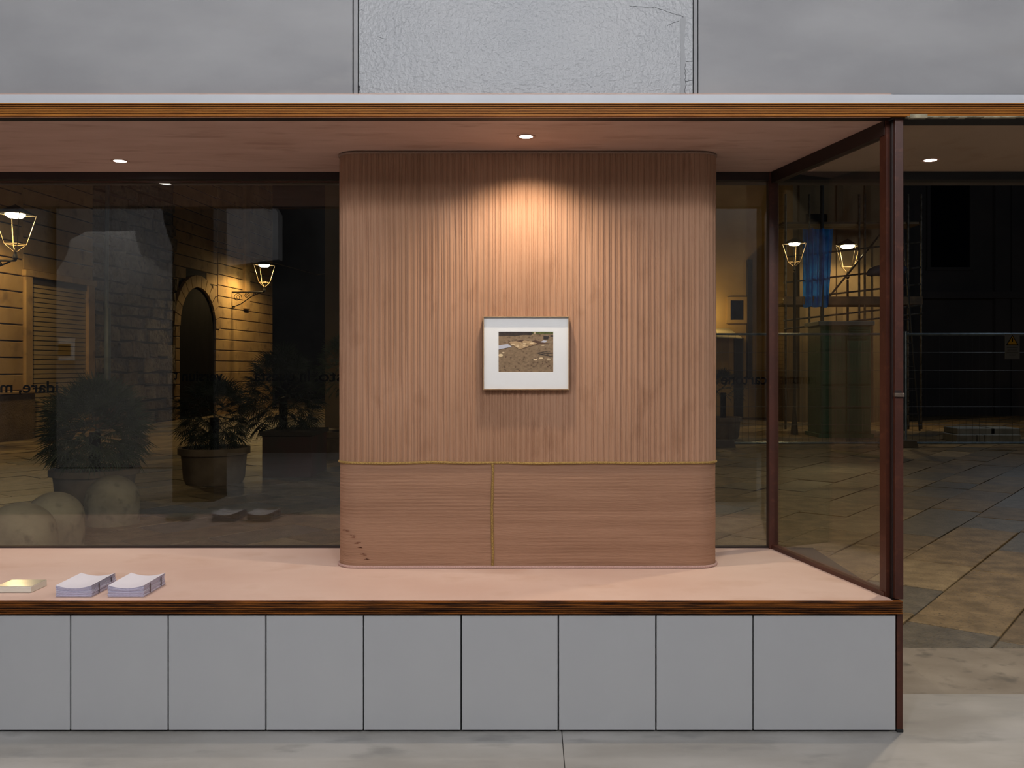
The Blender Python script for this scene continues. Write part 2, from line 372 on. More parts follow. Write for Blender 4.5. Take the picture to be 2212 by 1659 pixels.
XC = -.925; XD = .880
w1 = empty('window_1', **ST)
MB().box(XL, XC + .01, Y_G - .01, Y_G + .045, 2.468, Z_SO + .003).build('head_rail', M_frameD, w1)
MB().box(XL, XC + .01, Y_G, Y_G + .04, Z_SH - .002, Z_SH + .009).build('bottom_rail', M_frameD, w1)
MB().box(XL, XC + .01, Y_G + .008, Y_G + .016, Z_SH + .008, 2.47).build('glass_pane', M_glass, w1)
MB().box(XL, XC, Y_G - .002, Y_G + .002, 2.452, 2.459).build('glazing_bead', M_frame, w1)
w2 = empty('window_2', **ST)
XB = 1.261
MB().box(XD - .01, XB - .02, Y_G - .01, Y_G + .045, 2.462, Z_SO + .003).build('head_rail', M_frameD, w2)
MB().box(XD - .01, XB - .02, Y_G, Y_G + .04, Z_SH - .002, Z_SH + .007).build('bottom_rail', M_frameD, w2)
MB().box(XD - .01, XB - .02, Y_G + .008, Y_G + .016, Z_SH + .006, 2.464).build('glass_pane', M_glass, w2)
MB().box(PX(1660, Y_G), PX(1680, Y_G), Y_G - .015, Y_G + .045, Z_SH - .002, Z_SO + .003).build('corner_mullion', M_frame, w2, bevel=.002)
w3 = empty('window_3', **ST)
pA = Vector((PX(1917.5, 3.70), 3.70, 0)); pB = Vector((1.264, 4.675, 0)); dd = (pB - pA); Lg = dd.length; ang = math.atan2(dd.y, dd.x)
def T(): return Matrix.Translation(pA) @ Matrix.Rotation(ang, 4, 'Z')
def bb(s0, s1, t0, t1, z0, z1): return MB().box(s0, s1, t0, t1, z0, z1, M=T())
bb(0, Lg, -.022, .018, 2.446, Z_SO + .003).build('head_rail', M_frameD, w3)
bb(0, Lg, -.022, .018, Z_SH - .002, .556).build('bottom_rail', M_frame, w3)
bb(.02, Lg, -.003, .005, .555, 2.448).build('glass_pane', M_glass, w3)
bb(-.01, .035, -.014, .014, Z_SH - .002, Z_SO).build('stile', M_frame, w3)
# right doorway header beam
MB().box(1.30, 4.6, Y_G - .02, Y_G + .06, 2.464, Z_SO + .003).build('trim_1', M_charcoal, **ST)
# lettering
def word(txt, x, z, size, parent, rot=0.0, wpx=None):
    cu = bpy.data.curves.new('lettering', 'FONT'); cu.body = txt; cu.size = size; cu.extrude = .0006; cu.offset = .0012
    o = bpy.data.objects.new('t', cu); COL.objects.link(o)
    dg = bpy.context.evaluated_depsgraph_get(); me = bpy.data.meshes.new_from_object(o.evaluated_get(dg))
    bpy.data.objects.remove(o); me.materials.clear(); me.materials.append(M_vinyl)
    xs = [v.co.x for v in me.vertices]; w = max(xs) - min(xs); x0 = min(xs); sx = (wpx * Y_G / F) / w if wpx else 1
    for v in me.vertices: v.co = Vector(((v.co.x - x0) * sx, v.co.y, v.co.z))
    # mirrored as seen from inside: reads from the street
    o = bpy.data.objects.new('lettering', me); COL.objects.link(o); o.parent = parent
    o.matrix_local = Matrix.Translation((x, Y_G + .0175, z)) @ Matrix.Rotation(rot, 4, 'Y') @ Matrix.Rotation(math.pi, 4, 'Z') @ Matrix.Rotation(R(90), 4, 'X')
    o['label'] = 'black lettering, reads from the street'
    return o
YW = Y_G + .0175
for txt, xr, yb, wpx, size, par in (('sto.', 742, 824, 62, .082, w1), ('In', 669, 824, 21, .088, w1), ('questa', 636, 823, 88, .082, w1),
                                    ('versiun', 481, 823, 88, .080, w1), ('t', 384, 820, 8, .080, w1), ('idare, m', 126, 848, 126, .085, w1),
                                    ('cartone', 1656, 830, 99, .080, w2)):
    word(txt, PX(xr, YW), PZ(yb, YW), size, par, 0, wpx)

# ---------------- fabric column
colm = empty('fabric_column', ((XC + XD) / 2, 4.45, Z_SH), label='wide rounded column wrapped in pleated tan fabric, standing on the pink shelf', cat='column')
colm.location = (0, 0, 0)
YC = 4.217; RC = .10
def path(off=0.0, n_front=0):
    pts = []
    r = RC
    L_side = 4.70 - (YC + r)
    segs = []
    return pts
def colpt(s, off):
    """point on the column outline at arc length s from back left, pushed out by off"""
    Ls = 4.672 - (YC + RC); La = RC * math.pi / 2; Lf = (XD - XC) - 2 * RC
    if s < Ls: return Vector((XC - off, 4.672 - s, 0))
    s -= Ls
    if s < La:
        a = s / RC; c = Vector((XC + RC, YC + RC, 0)); return c + Vector((-math.cos(a), -math.sin(a), 0)) * (RC + off)
    s -= La
    if s < Lf: return Vector((XC + RC + s, YC - off, 0))
    s -= Lf
    if s < La:
        a = s / RC; c = Vector((XD - RC, YC + RC, 0)); return c + Vector((math.sin(a), -math.cos(a), 0)) * (RC + off)
    s -= La
    return Vector((XD + off, YC + RC + s, 0))
LT = 2 * (4.672 - (YC + RC)) + RC * math.pi + (XD - XC) - 2 * RC
ZM = PZ(1000, YC)
NS = 900; NZ = 48
rngp = random.Random(3)
# pleat table: broad band + two narrow folds, widths vary a little
edges = [0.0]
while edges[-1] < LT: edges.append(edges[-1] + rngp.uniform(.0235, .030))
def pleat(s):
    import bisect
    i = bisect.bisect(edges, s) - 1; a = edges[i]; w = (edges[i + 1] if i + 1 < len(edges) else a + .027) - a; t = (s - a) / w
    if t < .5: return .0046 * (1 - (2 * t / .5 - 1) ** 4) + .0005
    if t < .62: return .0
    if t < .80: return .0030 * (1 - ((t - .71) / .09) ** 2)
    if t < .84: return 0.0
    return .0024 * (1 - ((t - .92) / .08) ** 2)
vs = []
for j in range(NZ + 1):
    z = ZM + (Z_SO - .002 - ZM) * j / NZ
    for i in range(NS + 1):
        s = LT * i / NS
        ss = s + noise.noise(Vector((s * 5, z * 1.5, 2))) * .0035
        p = colpt(s, max(0, pleat(min(max(ss, 0), LT))) + noise.noise(Vector((s * 2.5, z * 2.5, 0))) * .002)
        vs.append((p.x, p.y, z))
fs = [(j * (NS + 1) + i, j * (NS + 1) + i + 1, (j + 1) * (NS + 1) + i + 1, (j + 1) * (NS + 1) + i) for j in range(NZ) for i in range(NS)]
MB().add(vs, fs).build('pleated_fabric', M_fabU, colm, smooth=True)
def lower(s0, s1, seed):
    ns = max(20, int((s1 - s0) / .012)); nz = 150; vs = []
    for j in range(nz + 1):
        z = Z_SH + (ZM - Z_SH) * j / nz
        for i in range(ns + 1):
            s = s0 + (s1 - s0) * i / ns
            ph = z * 2 * math.pi / .0165 + noise.noise(Vector((s * 1.6, z * 3, seed))) * 2.6
            amp = .0007 * (.5 + noise.noise(Vector((s * 3, z * 9, 5 + seed))) * .9)
            p = colpt(s, .002 + amp * math.sin(ph) + noise.noise(Vector((s * 2.2, z * 6, seed))) * .0022)
            vs.append((p.x, p.y, z))
    fs = [(j * (ns + 1) + i, j * (ns + 1) + i + 1, (j + 1) * (ns + 1) + i + 1, (j + 1) * (ns + 1) + i) for j in range(nz) for i in range(ns)]
    return MB().add(vs, fs).build('ribbed_skirt', M_fabL, colm, smooth=True)
XV = PX(1063.5, YC); sV = (4.672 - (YC + RC)) + RC * math.pi / 2 + (XV - XC - RC)
lower(0, sV, 1.0); lower(sV, LT, 4.0)
def cord(name, zf, r, off, m, wob=.002):
    pts = []
    n = 260
    for i in range(n + 1):
        s = LT * i / n; p = colpt(s, off); p.z = zf + noise.noise(Vector((s * 4, zf, 1))) * wob; pts.append(p)
    return MB().tube(pts, r, 8).build(name, m, colm, smooth=True)
cord('seam_cord', ZM, .0062, .005, M_cordG, .006).__setitem__('label', 'olive gold braided cord')
cord('hem_cord', Z_SH + .0065, .0065, .007, M_cordP, .0008).__setitem__('label', 'pale pink cord')
cord('top_cord', Z_SO - .0065, .006, .005, M_cordT, .0005).__setitem__('label', 'dusty brown cord')
pts = [Vector((XV + math.sin(k * .30) * .0022 + noise.noise(Vector((k * .2, 0, 0))) * .003, YC - .005, ZM + (Z_SH + .014 - ZM) * k / 30)) for k in range(31)]
MB().tube(pts, .0062, 8).build('vertical_cord', M_cordG, colm, smooth=True, label='olive gold braided cord')
MB().box(XC + .03, XD - .03, YC + .03, 4.69, Z_SH, Z_SO - .001).build('core', M_fabL, colm)
# stains, lower left corner
stn = MB()
for x0, x1, y0, y1 in ((737, 762, 1143, 1149), (757, 770, 1155, 1162), (765, 784, 1170, 1174), (773, 782, 1181, 1184), (779, 795, 1195, 1200), (784, 797, 1203, 1208)):
    for k in range(4):
        xa = random.uniform(x0, x1 - 4); ya = random.uniform(y0, y1)
        X = PX(xa, 4.22); Zc = PZ(ya, 4.22); w = random.uniform(.008, .02)
        s = (4.672 - (YC + RC)) + RC * math.pi / 2 + (X - XC - RC) if X > XC + RC else (4.672 - (YC + RC)) + RC * math.acos(max(-1, min(1, -(X - XC - RC) / RC)))
        a = colpt(s, .0052); b = colpt(s + w, .0052)
        stn.add([(a.x, a.y, Zc), (b.x, b.y, Zc - .0015), (b.x, b.y, Zc + .0012), (a.x, a.y, Zc + .0026)], [(0, 1, 2, 3)])
stn.build('stains', mat('brown_stain', (112, 72, 54), (128, 86, 66), .9, 50), colm, kind='stuff')
MB().box(XC, XD, 4.702, 5.05, 0, Z_SO).build('wall_pier', mat('street_pier', (90, 84, 76), rough=.9), **ST)

# ---------------- framed photograph
fx0, fx1, fy0, fy1 = 1043, 1230, 683, 842.5
YFf = YC - .041
X0, X1f = PX(fx0, YFf), PX(fx1, YFf); Z1, Z0 = PZ(fy0, YFf), PZ(fy1, YFf)
pic = empty('framed_photograph', ((X0 + X1f) / 2, YFf, Z0), label='oak-framed photograph of a dirt yard hanging on the tan fabric column', cat='picture')
def rel(x, z): return x - (X0 + X1f) / 2, z - Z0
w = (X1f - X0) / 2; h = Z1 - Z0; t = .0045
for bx in ((-w, w, h - t, h), (-w, w, 0, t)): MB().box(bx[0], bx[1], 0, .036, bx[2], bx[3]).build('frame_rail', M_oak, pic, bevel=.0008)
for sx in (-1, 1): MB().box(min(sx * w, sx * (w - t)), max(sx * w, sx * (w - t)), 0, .036, t, h - t).build('frame_stile', M_oak, pic, bevel=.0008)
MB().box(-w + t, w - t, .020, .034, t, h - t).build('backing', M_mat, pic)
ws = (X1f - X0) / (fx1 - fx0)
px0, px1, py0, py1 = 1076.5, 1195.5, 716.5, 804.5
YP = YFf + .015
a0, b1 = rel(PX(px0, YP), PZ(py0, YP)); a1, b0 = rel(PX(px1, YP), PZ(py1, YP))
yM = .0145
mm = MB()
for bx in ((-w + t, a0, t, h - t), (a1, w - t, t, h - t), (a0, a1, b1, h - t), (a0, a1, t, b0)): mm.box(bx[0], bx[1], yM, .0201, bx[2], bx[3])
mm.build('mat_board', M_mat, pic)
bev = MB()
bev.box(a0, a1, yM, .0195, b0, b0 + .0022); bev.box(a0, a1, yM + .001, .0195, b1 - .0008, b1); bev.box(a0, a0 + .0008, yM + .001, .0195, b0, b1); bev.box(a1 - .0008, a1, yM + .001, .0195, b0, b1)
bev.build('mat_bevel', M_matcut, pic)
ph = MB().box(a0, a1, .018, .0198, b0, b1).build('photograph', mat('print_dirt', (126, 102, 74), (148, 122, 92), .5, 60, (1, 1, 1.6), c3=(84, 62, 40), s3=75), pic)
def pr(pts, m, lift, lab=None):
    P = [(a0 + (x - 0) / 940 * (a1 - a0), .018 - lift, b1 - y / 700 * (b1 - b0)) for x, y in pts]
    o = MB().prism(P, (0, .0002, 0)).build('printed_shape', m, ph); return o
def pm(n, a, b=None, s=80): return mat(n, a, b, .5, s)
m_sh = pm('print_shadow', (48, 36, 26), (66, 48, 34)); m_gr = pm('print_green', (124, 124, 52), (66, 76, 32), 220); m_tan = pm('print_tan', (166, 136, 98), (196, 164, 122), 110)
m_gy = pm('print_grey_board', (196, 196, 206)); m_dk = pm('print_dark', (50, 38, 32)); m_lt = pm('print_light', (226, 200, 158)); m_rim = pm('print_rim', (88, 60, 40)); m_mid = pm('print_mid', (150, 128, 100), (136, 112, 84))
pr([(0, 0), (0, 70), (150, 72), (300, 72), (420, 58), (560, 60), (590, 35), (560, 0)], m_sh, .00025)
pr([(560, 0), (580, 30), (720, 42), (940, 40), (940, 0)], m_gr, .00025)
pr([(160, 180), (360, 315), (690, 215), (880, 205), (560, 130), (410, 140)], m_rim, .00025)
pr([(170, 178), (362, 305), (530, 245), (380, 180), (300, 160)], m_tan, .0005)
pr([(390, 178), (545, 245), (670, 205), (560, 160), (440, 148)], m_tan, .0005)
pr([(420, 125), (560, 160), (640, 145), (500, 120)], m_mid, .0005)
pr([(0, 240), (0, 318), (235, 262), (160, 215)], m_sh, .0005); pr([(0, 235), (0, 308), (228, 258), (160, 212)], m_gy, .0007)
pr([(715, 180), (900, 205), (920, 160), (780, 142)], m_mid, .0006); pr([(715, 178), (800, 188), (830, 155), (770, 148)], m_gy, .0008)
pr([(560, 290), (690, 310), (670, 250), (590, 245)], m_mid, .0005); pr([(750, 260), (860, 280), (880, 235), (740, 235)], m_mid, .0005)
pr([(770, 130), (850, 132), (865, 60), (770, 68)], m_dk, .0005); pr([(780, 68), (850, 78), (860, 55), (790, 52)], m_mid, .0007); pr([(890, 60), (940, 60), (940, 92), (885, 88)], m_dk, .0005)
pr([(640, 365), (860, 330), (890, 345), (700, 385)], m_dk, .0005); pr([(690, 375), (860, 338), (880, 343), (730, 377)], m_mid, .0007)
pr([(730, 395), (940, 440), (940, 428), (760, 388), (940, 372), (940, 360), (700, 385)], m_dk, .0006)
for cx, cy, rx, ry in ((330, 250, 30, 14), (445, 205, 35, 12), (570, 195, 35, 12), (440, 245, 25, 9), (250, 215, 40, 12), (760, 235, 30, 9), (630, 478, 34, 16), (730, 455, 34, 16), (40, 405, 40, 26), (85, 360, 22, 12), (620, 20, 18, 16), (860, 470, 40, 12)):
    pr([(cx + rx * math.cos(k * .785), cy + ry * math.sin(k * .785)) for k in range(8)], m_lt, .0009)
for k in range(26):
    cx, cy = random.uniform(30, 910), random.uniform(400, 680); r_ = random.uniform(5, 16)
    pr([(cx + r_ * random.uniform(.6, 1.4) * math.cos(q * .9), min(698, cy + r_ * .6 * math.sin(q * .9))) for q in range(7)], m_rim, .0004)
MB().box(-w + t, w - t, .0045, .0065, t, h - t).build('picture_glass', M_pglass, pic)
MB().box(-.05, .05, .034, .039, h * .6, h * .7).build('hanger', M_latch, pic)

# ---------------- recessed downlights
dl_lab = ['recessed downlight in the pink soffit directly above the framed photograph', 'recessed downlight in the pink soffit above the left window', 'recessed downlight in the brown plaster beyond the brown post', 'recessed downlight of the soffit outside the left edge']
for i, (x, y) in enumerate(DOWN):
    d = empty('recessed_downlight', (x, y, Z_SO), label=dl_lab[i], cat='light', group='recessed soffit downlights')
    MB().lathe([(.030, 0), (.030, -.0015), (.043, -.003), (.044, 0)], seg=32, cap=False).build('trim_ring', M_trim, d, smooth=True)
    MB().lathe([(.0285, -.0005), (.029, -.0012), (.0295, -.0002)], seg=32).build('lens', M_disc, d)

# ---------------- things on the shelf
def stack(x0, y0, label, seed):
    rg = random.Random(seed)
    s = empty('booklet_stack', (x0, y0, Z_SH + .0012), label=label, cat='booklets', group='stacks of stapled booklets on the pink shelf')
    N = 12; Wd, Ln = .149, .212; tt = .0032
    z = 0
    for k in range(N):
        nx = 12; ny = 4; f = (k / (N - 1)) ** 1.5
        dx, dy, rz = rg.uniform(-.002, .002), rg.uniform(-.002, .002), rg.uniform(-.006, .006)
        if k in (4, 5): dx += .002
        vs = []; 
        for top in (0, 1):
            for j in range(ny + 1):
                for i in range(nx + 1):
                    u = i / nx; v = j / ny
                    edge = (2 * u - 1) ** 2
                    base = .0355 * k / N; lift = f * (.013 * edge + .003 * v)
                    x = u * Wd + dx + rz * (v * Ln); y = v * Ln + dy
                    vs.append((x, y, base + lift + top * (tt * .93 if k < N - 1 else tt * .6)))
        n1 = (nx + 1) * (ny + 1); fs = []
        for j in range(ny):
            for i in range(nx):
                a = j * (nx + 1) + i; q = (a, a + 1, a + nx + 2, a + nx + 1); fs.append(tuple(reversed(q))); fs.append(tuple(n1 + c for c in q))
        m = len(fs)
        for i in range(nx):
            fs.append((i, i + 1, n1 + i + 1, n1 + i)); b = ny * (nx + 1) + i; fs.append((b + 1, b, n1 + b, n1 + b + 1))
        for j in range(ny):
            a = j * (nx + 1); fs.append((a + nx + 1, a, n1 + a, n1 + a + nx + 1)); b = a + nx; fs.append((b, b + nx + 1, n1 + b + nx + 1, n1 + b))
        mb = MB(); mb.v = vs; mb.f = fs; mb.m = [0] * m + [1] * (len(fs) - m)
        mb.build('booklet', [M_paper, M_paper2], s, fix=False)
    for yy in (.055, .165):
        MB().box(Wd + .0005, Wd + .0035, yy, yy + .006, .004, .040 + .02 * yy).build('spine_mark', M_staple, s)
stack(PX(121, 3.69), 3.688, 'left of the two stacks of lilac-white booklets on the pink shelf', 1)
stack(PX(233, 3.69), 3.688, 'right of the two stacks of lilac-white booklets on the pink shelf', 5)
bk = empty('card_block', (-2.107, 3.755, Z_SH + .0012), label='white block of cards with a glossy cream top sheet at the left edge', cat='cards')
MB().box(-.152, 0, 0, .122, 0, .0245).build('block', M_block, bk, bevel=.001)
MB().box(-.151, -.001, .001, .121, .0248, .0262).build('top_card', M_card, bk)
# ================================================================== outdoors
M_pave = [mat('paving_tan', (104, 88, 62), (142, 122, 90), .5, 6, bump=.9, bscale=55, c3=(80, 68, 50), s3=70, bdist=.006),
          mat('paving_brown', (92, 78, 56), (124, 106, 80), .5, 6, bump=.9, bscale=55, c3=(74, 64, 48), s3=70, bdist=.006),
          mat('paving_blue_grey', (84, 79, 70), (108, 101, 88), .45, 8, bump=.9, bscale=60, c3=(52, 52, 52), s3=70, bdist=.006),
          mat('paving_light', (124, 108, 82), (156, 138, 106), .55, 6, bump=.9, bscale=55, c3=(98, 84, 62), s3=70, bdist=.006)]
M_mortar = mat('paving_bed', (66, 56, 44), (82, 70, 56), .9, 4, bump=.4, bscale=30)
MB().box(-30, 30, 4.73, 60, -.25, -.018).build('street_bed', M_mortar, **ST)
MB().box(XL, 1.30, 4.70, 4.74, -.1, Z_SH - .01).build('wall_stallriser', M_charcoal, **ST)
pv = empty('street_paving', **ST)
def clip(poly, yl):
    out = []
    for i in range(len(poly)):
        a, b = poly[i], poly[(i + 1) % len(poly)]
        ia, ib = a[1] >= yl, b[1] >= yl
        if ia: out.append(a)
        if ia != ib:
            t = (yl - a[1]) / (b[1] - a[1]); out.append((a[0] + (b[0] - a[0]) * t, yl))
    return out
th_ = R(52); ca, sa = math.cos(th_), math.sin(th_)
far = [MB() for _ in range(4)]; cnt = 0
rg = random.Random(11)
slabs = []
Lx, Ly = .90, .50
for r_ in range(-60, 80):
    off = rg.uniform(0, Lx); u = -60 * Lx + off
    while u < 60 * Lx:
        L = Lx * rg.uniform(.65, 1.25)
        g_ = .005
        q = [(u + g_, r_ * Ly + g_), (u + L - g_, r_ * Ly + g_), (u + L - g_, (r_ + 1) * Ly - g_), (u + g_, (r_ + 1) * Ly - g_)]
        P = [(a * ca + b * -sa * -1 * -1, a * sa + b * ca) for a, b in q]
        u += L
        cy = sum(p[1] for p in P) / 4; cx = sum(p[0] for p in P) / 4
        if cy < 4.2 or cy > 42 or abs(cx) > .75 * cy + 1.5: continue
        P = clip(P, 4.742)
        if len(P) < 3: continue
        slabs.append((cy, cx, P))
slabs.sort()
for cy, cx, P in slabs:
    z = -.006 + rg.uniform(-.005, .004); mi = rg.choices((0, 1, 2, 3), (5, 4, 3, 3))[0]
    tx, ty = rg.uniform(-.004, .004), rg.uniform(-.004, .004)
    top = [(x, y, z + (x - cx) * tx + (y - cy) * ty) for x, y in P]
    if cnt < 280 and cy < 13:
        MB().prism(top, (0, 0, -.03)).build('paving_stone', M_pave[mi], pv, bevel=.006 if cy < 8 else 0); cnt += 1
    else: far[mi].prism(top, (0, 0, -.03))
for mi, b in enumerate(far):
    if b.v: b.build('far_paving', M_pave[mi], pv, kind='stuff')

# ---------------- left street facade
M_ashlar = mat('ochre_ashlar', (176, 146, 98), (150, 120, 78), .85, 1.2, bump=.4, bscale=20, c3=(124, 98, 64), s3=3)
M_joint = mat('dark_joint', (50, 40, 28), rough=.9)
M_rubble = [mat('rubble_pale', (140, 126, 104), (104, 90, 72), .9, 3, bump=1, bscale=9, c3=(66, 56, 44), s3=7, bdist=.09),
            mat('rubble_brown', (116, 100, 80), (92, 78, 60), .9, 3, bump=1, bscale=9, c3=(56, 46, 36), s3=7, bdist=.09)]
M_shut = mat('cream_shutter', (176, 152, 104), (156, 134, 92), .6, 2, (1, 1, 4))
M_woodd = mat('old_dark_door', (26, 22, 19), (16, 14, 12), .8, 4, (1, 1, .3), spec=0.05)
M_pipe = mat('grey_blue_pipe', (92, 104, 112), (70, 82, 92), .5, 5)
M_plinth = mat('coarse_plinth', (120, 98, 66), (96, 76, 50), .95, 3, bump=1, bscale=30, bdist=.02)
FO = Vector((-10.5, 17.6, 0)); fang = math.atan2(1, .083)
fac = empty('townhouse_row', (FO.x, FO.y, -.03), fang, label='old stone townhouse row with shutter and arched door seen through the left window', cat='building')
# local x runs along the street, local -y faces the street (right side)
CH = .335; ZT = 9.0
def course(x0, x1, z0, z1, m, d=0.0, name='stone_course', par=fac):
    return MB().box(x0, x1, -d, .3, z0 + .012, z1 - .012).build(name, m, par, bevel=.012)
MB().box(-5, 14.4, .02, .5, 0, ZT).build('wall_core', M_joint, fac)
def fill(x0, x1, zs, ze, m, d=0.02):
    z = zs
    while z < ze - .01:
        course(x0, x1, z, min(z + CH, ze), m, d); z += CH
fill(-4.2, .70, 1.02, ZT - .3, M_ashlar)
course(-4.2, .98, 0, .96, M_plinth, .09, 'plinth'); course(-4.2, .98, .95, 1.03, M_ashlar, .13, 'plinth_ledge')
# shutter bay
MB().box(.70, .92, -.08, .3, 0, 3.40).build('pilaster', M_ashlar, fac, bevel=.01); MB().box(2.92, 3.18, -.08, .3, 0, 3.40).build('pilaster', M_ashlar, fac, bevel=.01)
MB().box(.66, 3.22, -.10, .3, 3.37, 3.50).build('lintel', M_ashlar, fac, bevel=.01)
fill(.70, 3.18, 3.50, ZT - .3, M_ashlar)
sl = MB().box(0, 2.0, -.012, .01, .008, .088).mesh('shutter_slat', M_shut)
for k in range(32): obj('shutter_slat', sl, fac, (.92, .0, .06 + k * .1))
MB().box(.92, 2.92, -.03, .02, 3.24, 3.37).build('shutter_box', M_joint, fac)
# rubble bay
rr = random.Random(5); z = 0; n_ = 0
while z < 7.4:
    hh = rr.uniform(.26, .42); x = 3.2
    while x < 7.1:
        ww = min(rr.uniform(.4, .85), 7.12 - x)
        jx = [rr.uniform(-.035, .05) for _ in range(8)]
        b = MB(); d = rr.uniform(-.01, .12)
        y0 = -d
        b.add([(x + .015, .1, z + .012), (x + ww - .015, .1, z + .012), (x + ww - .015, .1, z + hh - .012), (x + .015, .1, z + hh - .012),
               (x + .03 + jx[0], y0, z + .03 + jx[1]), (x + ww - .03 + jx[2], y0, z + .03 + jx[3]), (x + ww - .03 + jx[4], y0, z + hh - .03 + jx[5]), (x + .03 + jx[6], y0, z + hh - .03 + jx[7])],
              [(4, 5, 6, 7), (0, 1, 5, 4), (1, 2, 6, 5), (2, 3, 7, 6), (3, 0, 4, 7)])
        b.build('rubble_stone', M_rubble[rr.random() < .45], fac); n_ += 1
        x += ww
    z += hh
MB().tube([(3.55, -.14, 1.4), (3.55, -.14, 4.0), (3.60, -.14, 6.5)], .045, 8).build('drainpipe', M_pipe, fac, smooth=True)
MB().tube([(3.55, -.16, 1.2), (3.55, -.16, 2.9)], .075, 8).build('pipe_guard', M_pipe, fac, smooth=True)
# arched door bay 7.1 .. 9.9
ax0, ax1 = 7.35, 9.65; acx = (ax0 + ax1) / 2; ar = (ax1 - ax0) / 2; zsp = 2.65
pj = MB()
for x0, x1 in ((7.12, 7.35), (9.65, 9.9)):
    for k in range(8): course(x0, x1, k * CH, (k + 1) * CH, M_ashlar, .06, 'jamb_stone')
NV = 13
for k in range(NV):
    a0_, a1_ = math.pi * k / NV + .01, math.pi * (k + 1) / NV - .01
    P = [(acx + math.cos(a) * r_, -.08, zsp + math.sin(a) * r_ * 1.02) for r_, a in ((ar, a0_), (ar + .34, a0_), (ar + .34, a1_), (ar, a1_))]
    MB().prism(P, (0, .3, 0)).build('voussoir', M_ashlar, fac)
# wall above arch in courses, cut around ring
z = zsp + .0
for k in range(18):
    z0 = zsp + k * CH; z1 = z0 + CH; zc = z0 - zsp; Ro = ar + .34
    if zc < Ro:
        hw = math.sqrt(max(0, Ro * Ro - zc * zc))
        if acx - hw > 7.14: course(7.12, acx - hw, z0, z1, M_ashlar)
        if acx + hw < 9.88: course(acx + hw, 9.9, z0, z1, M_ashlar)
    else: course(7.12, 9.9, z0, z1, M_ashlar)
dl = MB().box(0, ar, .12, .18, 0, 0)
for sx in (0, 1):
    P = [(acx, .016, 0)] + [(acx + (1 if sx else -1) * ar * math.cos(t_ * math.pi / 16), .016, zsp + ar * math.sin(t_ * math.pi / 16)) for t_ in range(0, 9)]
    P = [(acx, .016, 0), (acx + (1 if sx else -1) * ar, .016, 0)] + P[1:]
    MB().prism(P, (0, -.03, 0)).build('door_leaf', M_woodd, fac)
# lit bay
fill(9.9, 14.4, 0.0, ZT - .3, M_ashlar)
MB().box(11.8, 12.15, -.12, .3, 3.4, ZT).build('downpipe_pilaster', M_ashlar, fac, bevel=.02)
MB().box(-5, 14.4, -.25, .3, ZT - .3, ZT).build('cornice', M_ashlar, fac)

# ---------------- lanterns
M_iron = mat('black_iron', (30, 29, 28), rough=.45, metal=.5)
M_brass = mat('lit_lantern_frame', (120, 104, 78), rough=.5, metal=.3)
M_lum = emis('lantern_luminaire', (1.0, .80, .48), 60)
def lantern(loc, rz, arm, label, power, s=1.0, bracket=True, color=STREET):
    """loc = lantern base centre; arm runs along local -x back to the wall"""
    o = empty('street_lantern', loc, rz, label=label, cat='lamp', group='wall lanterns in the street')
    bt, tp, h_ = .13 * s, .25 * s, .56 * s
    fr = MB()
    for a in range(4):
        c, d = [(1, 1), (-1, 1), (-1, -1), (1, -1)][a]; c2, d2 = [(1, 1), (-1, 1), (-1, -1), (1, -1)][(a + 1) % 4]
        fr.tube([(c * bt, d * bt, 0), (c * tp, d * tp, h_)], .008 * s, 5)
        fr.tube([(c * bt, d * bt, 0), (c2 * bt, d2 * bt, 0)], .008 * s, 5); fr.tube([(c * tp, d * tp, h_), (c2 * tp, d2 * tp, h_)], .009 * s, 5)
        fr.tube([(c * bt, d * bt, 0), (0, 0, -.16 * s)], .008 * s, 5)
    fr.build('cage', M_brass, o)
    MB().add([(tp, tp, h_), (-tp, tp, h_), (-tp, -tp, h_), (tp, -tp, h_), (0, 0, h_ + .18 * s)], [(0, 1, 4), (1, 2, 4), (2, 3, 4), (3, 0, 4)]).build('roof', M_iron, o)
    MB().lathe([(.0, -.06 * s), (.12 * s, -.045 * s), (.17 * s, 0), (.17 * s, .02 * s)], (0, 0, h_ - .02 * s), 16).build('luminaire', M_lum, o, smooth=True)
    MB().lathe([(.02 * s, 0), (.05 * s, .05 * s), (.03 * s, .12 * s), (.02 * s, .2 * s)], (0, 0, -.30 * s), 10).build('base_cup', M_iron, o)
    if bracket:
        zb = -.30 * s
        br = MB(); br.tube([(0, 0, zb), (-arm, 0, zb)], .022 * s, 6)
        br.tube([(-.1, 0, zb - .02), (-arm * .35, 0, zb - .12), (-arm * .7, 0, zb - .38), (-arm, 0, zb - .5)], .016 * s, 6)
        br.tube([(-arm, 0, zb + .12), (-arm, 0, zb - .62)], .024 * s, 6)
        for cx_, cz_, r0 in ((-arm * .80, zb - .17, .14), (-arm * .52, zb - .11, .09), (-arm * .30, zb - .07, .055), (-arm * .93, zb - .5, .06)):
            br.tube([(cx_ + r0 * (1 - t_ / 26) * math.cos(t_ * .5), 0, cz_ + r0 * (1 - t_ / 26) * math.sin(t_ * .5)) for t_ in range(24)], .011 * s, 5)
        br.build('bracket', M_iron, o, smooth=True)
    spot('lantern_glow', (0, 0, h_ - .10 * s), power * 1.25, color, 165, .35, .08).parent = o
    return o
def fpos(u, out, z): 
    c, s_ = math.cos(fang), math.sin(fang); return (FO.x + u * c + out * s_, FO.y + u * s_ - out * c, z)
frot = fang - math.pi / 2
lantern((PX(33, 16.5), 16.5, 3.74), frot, 1.06, 'lit wall lantern at the left edge beside the shuttered shop', 185)
lantern((PX(571, 28.4), 28.4, 4.15), frot, 1.1, 'lit scroll-bracket lantern far down the street right of the arched door', 260)
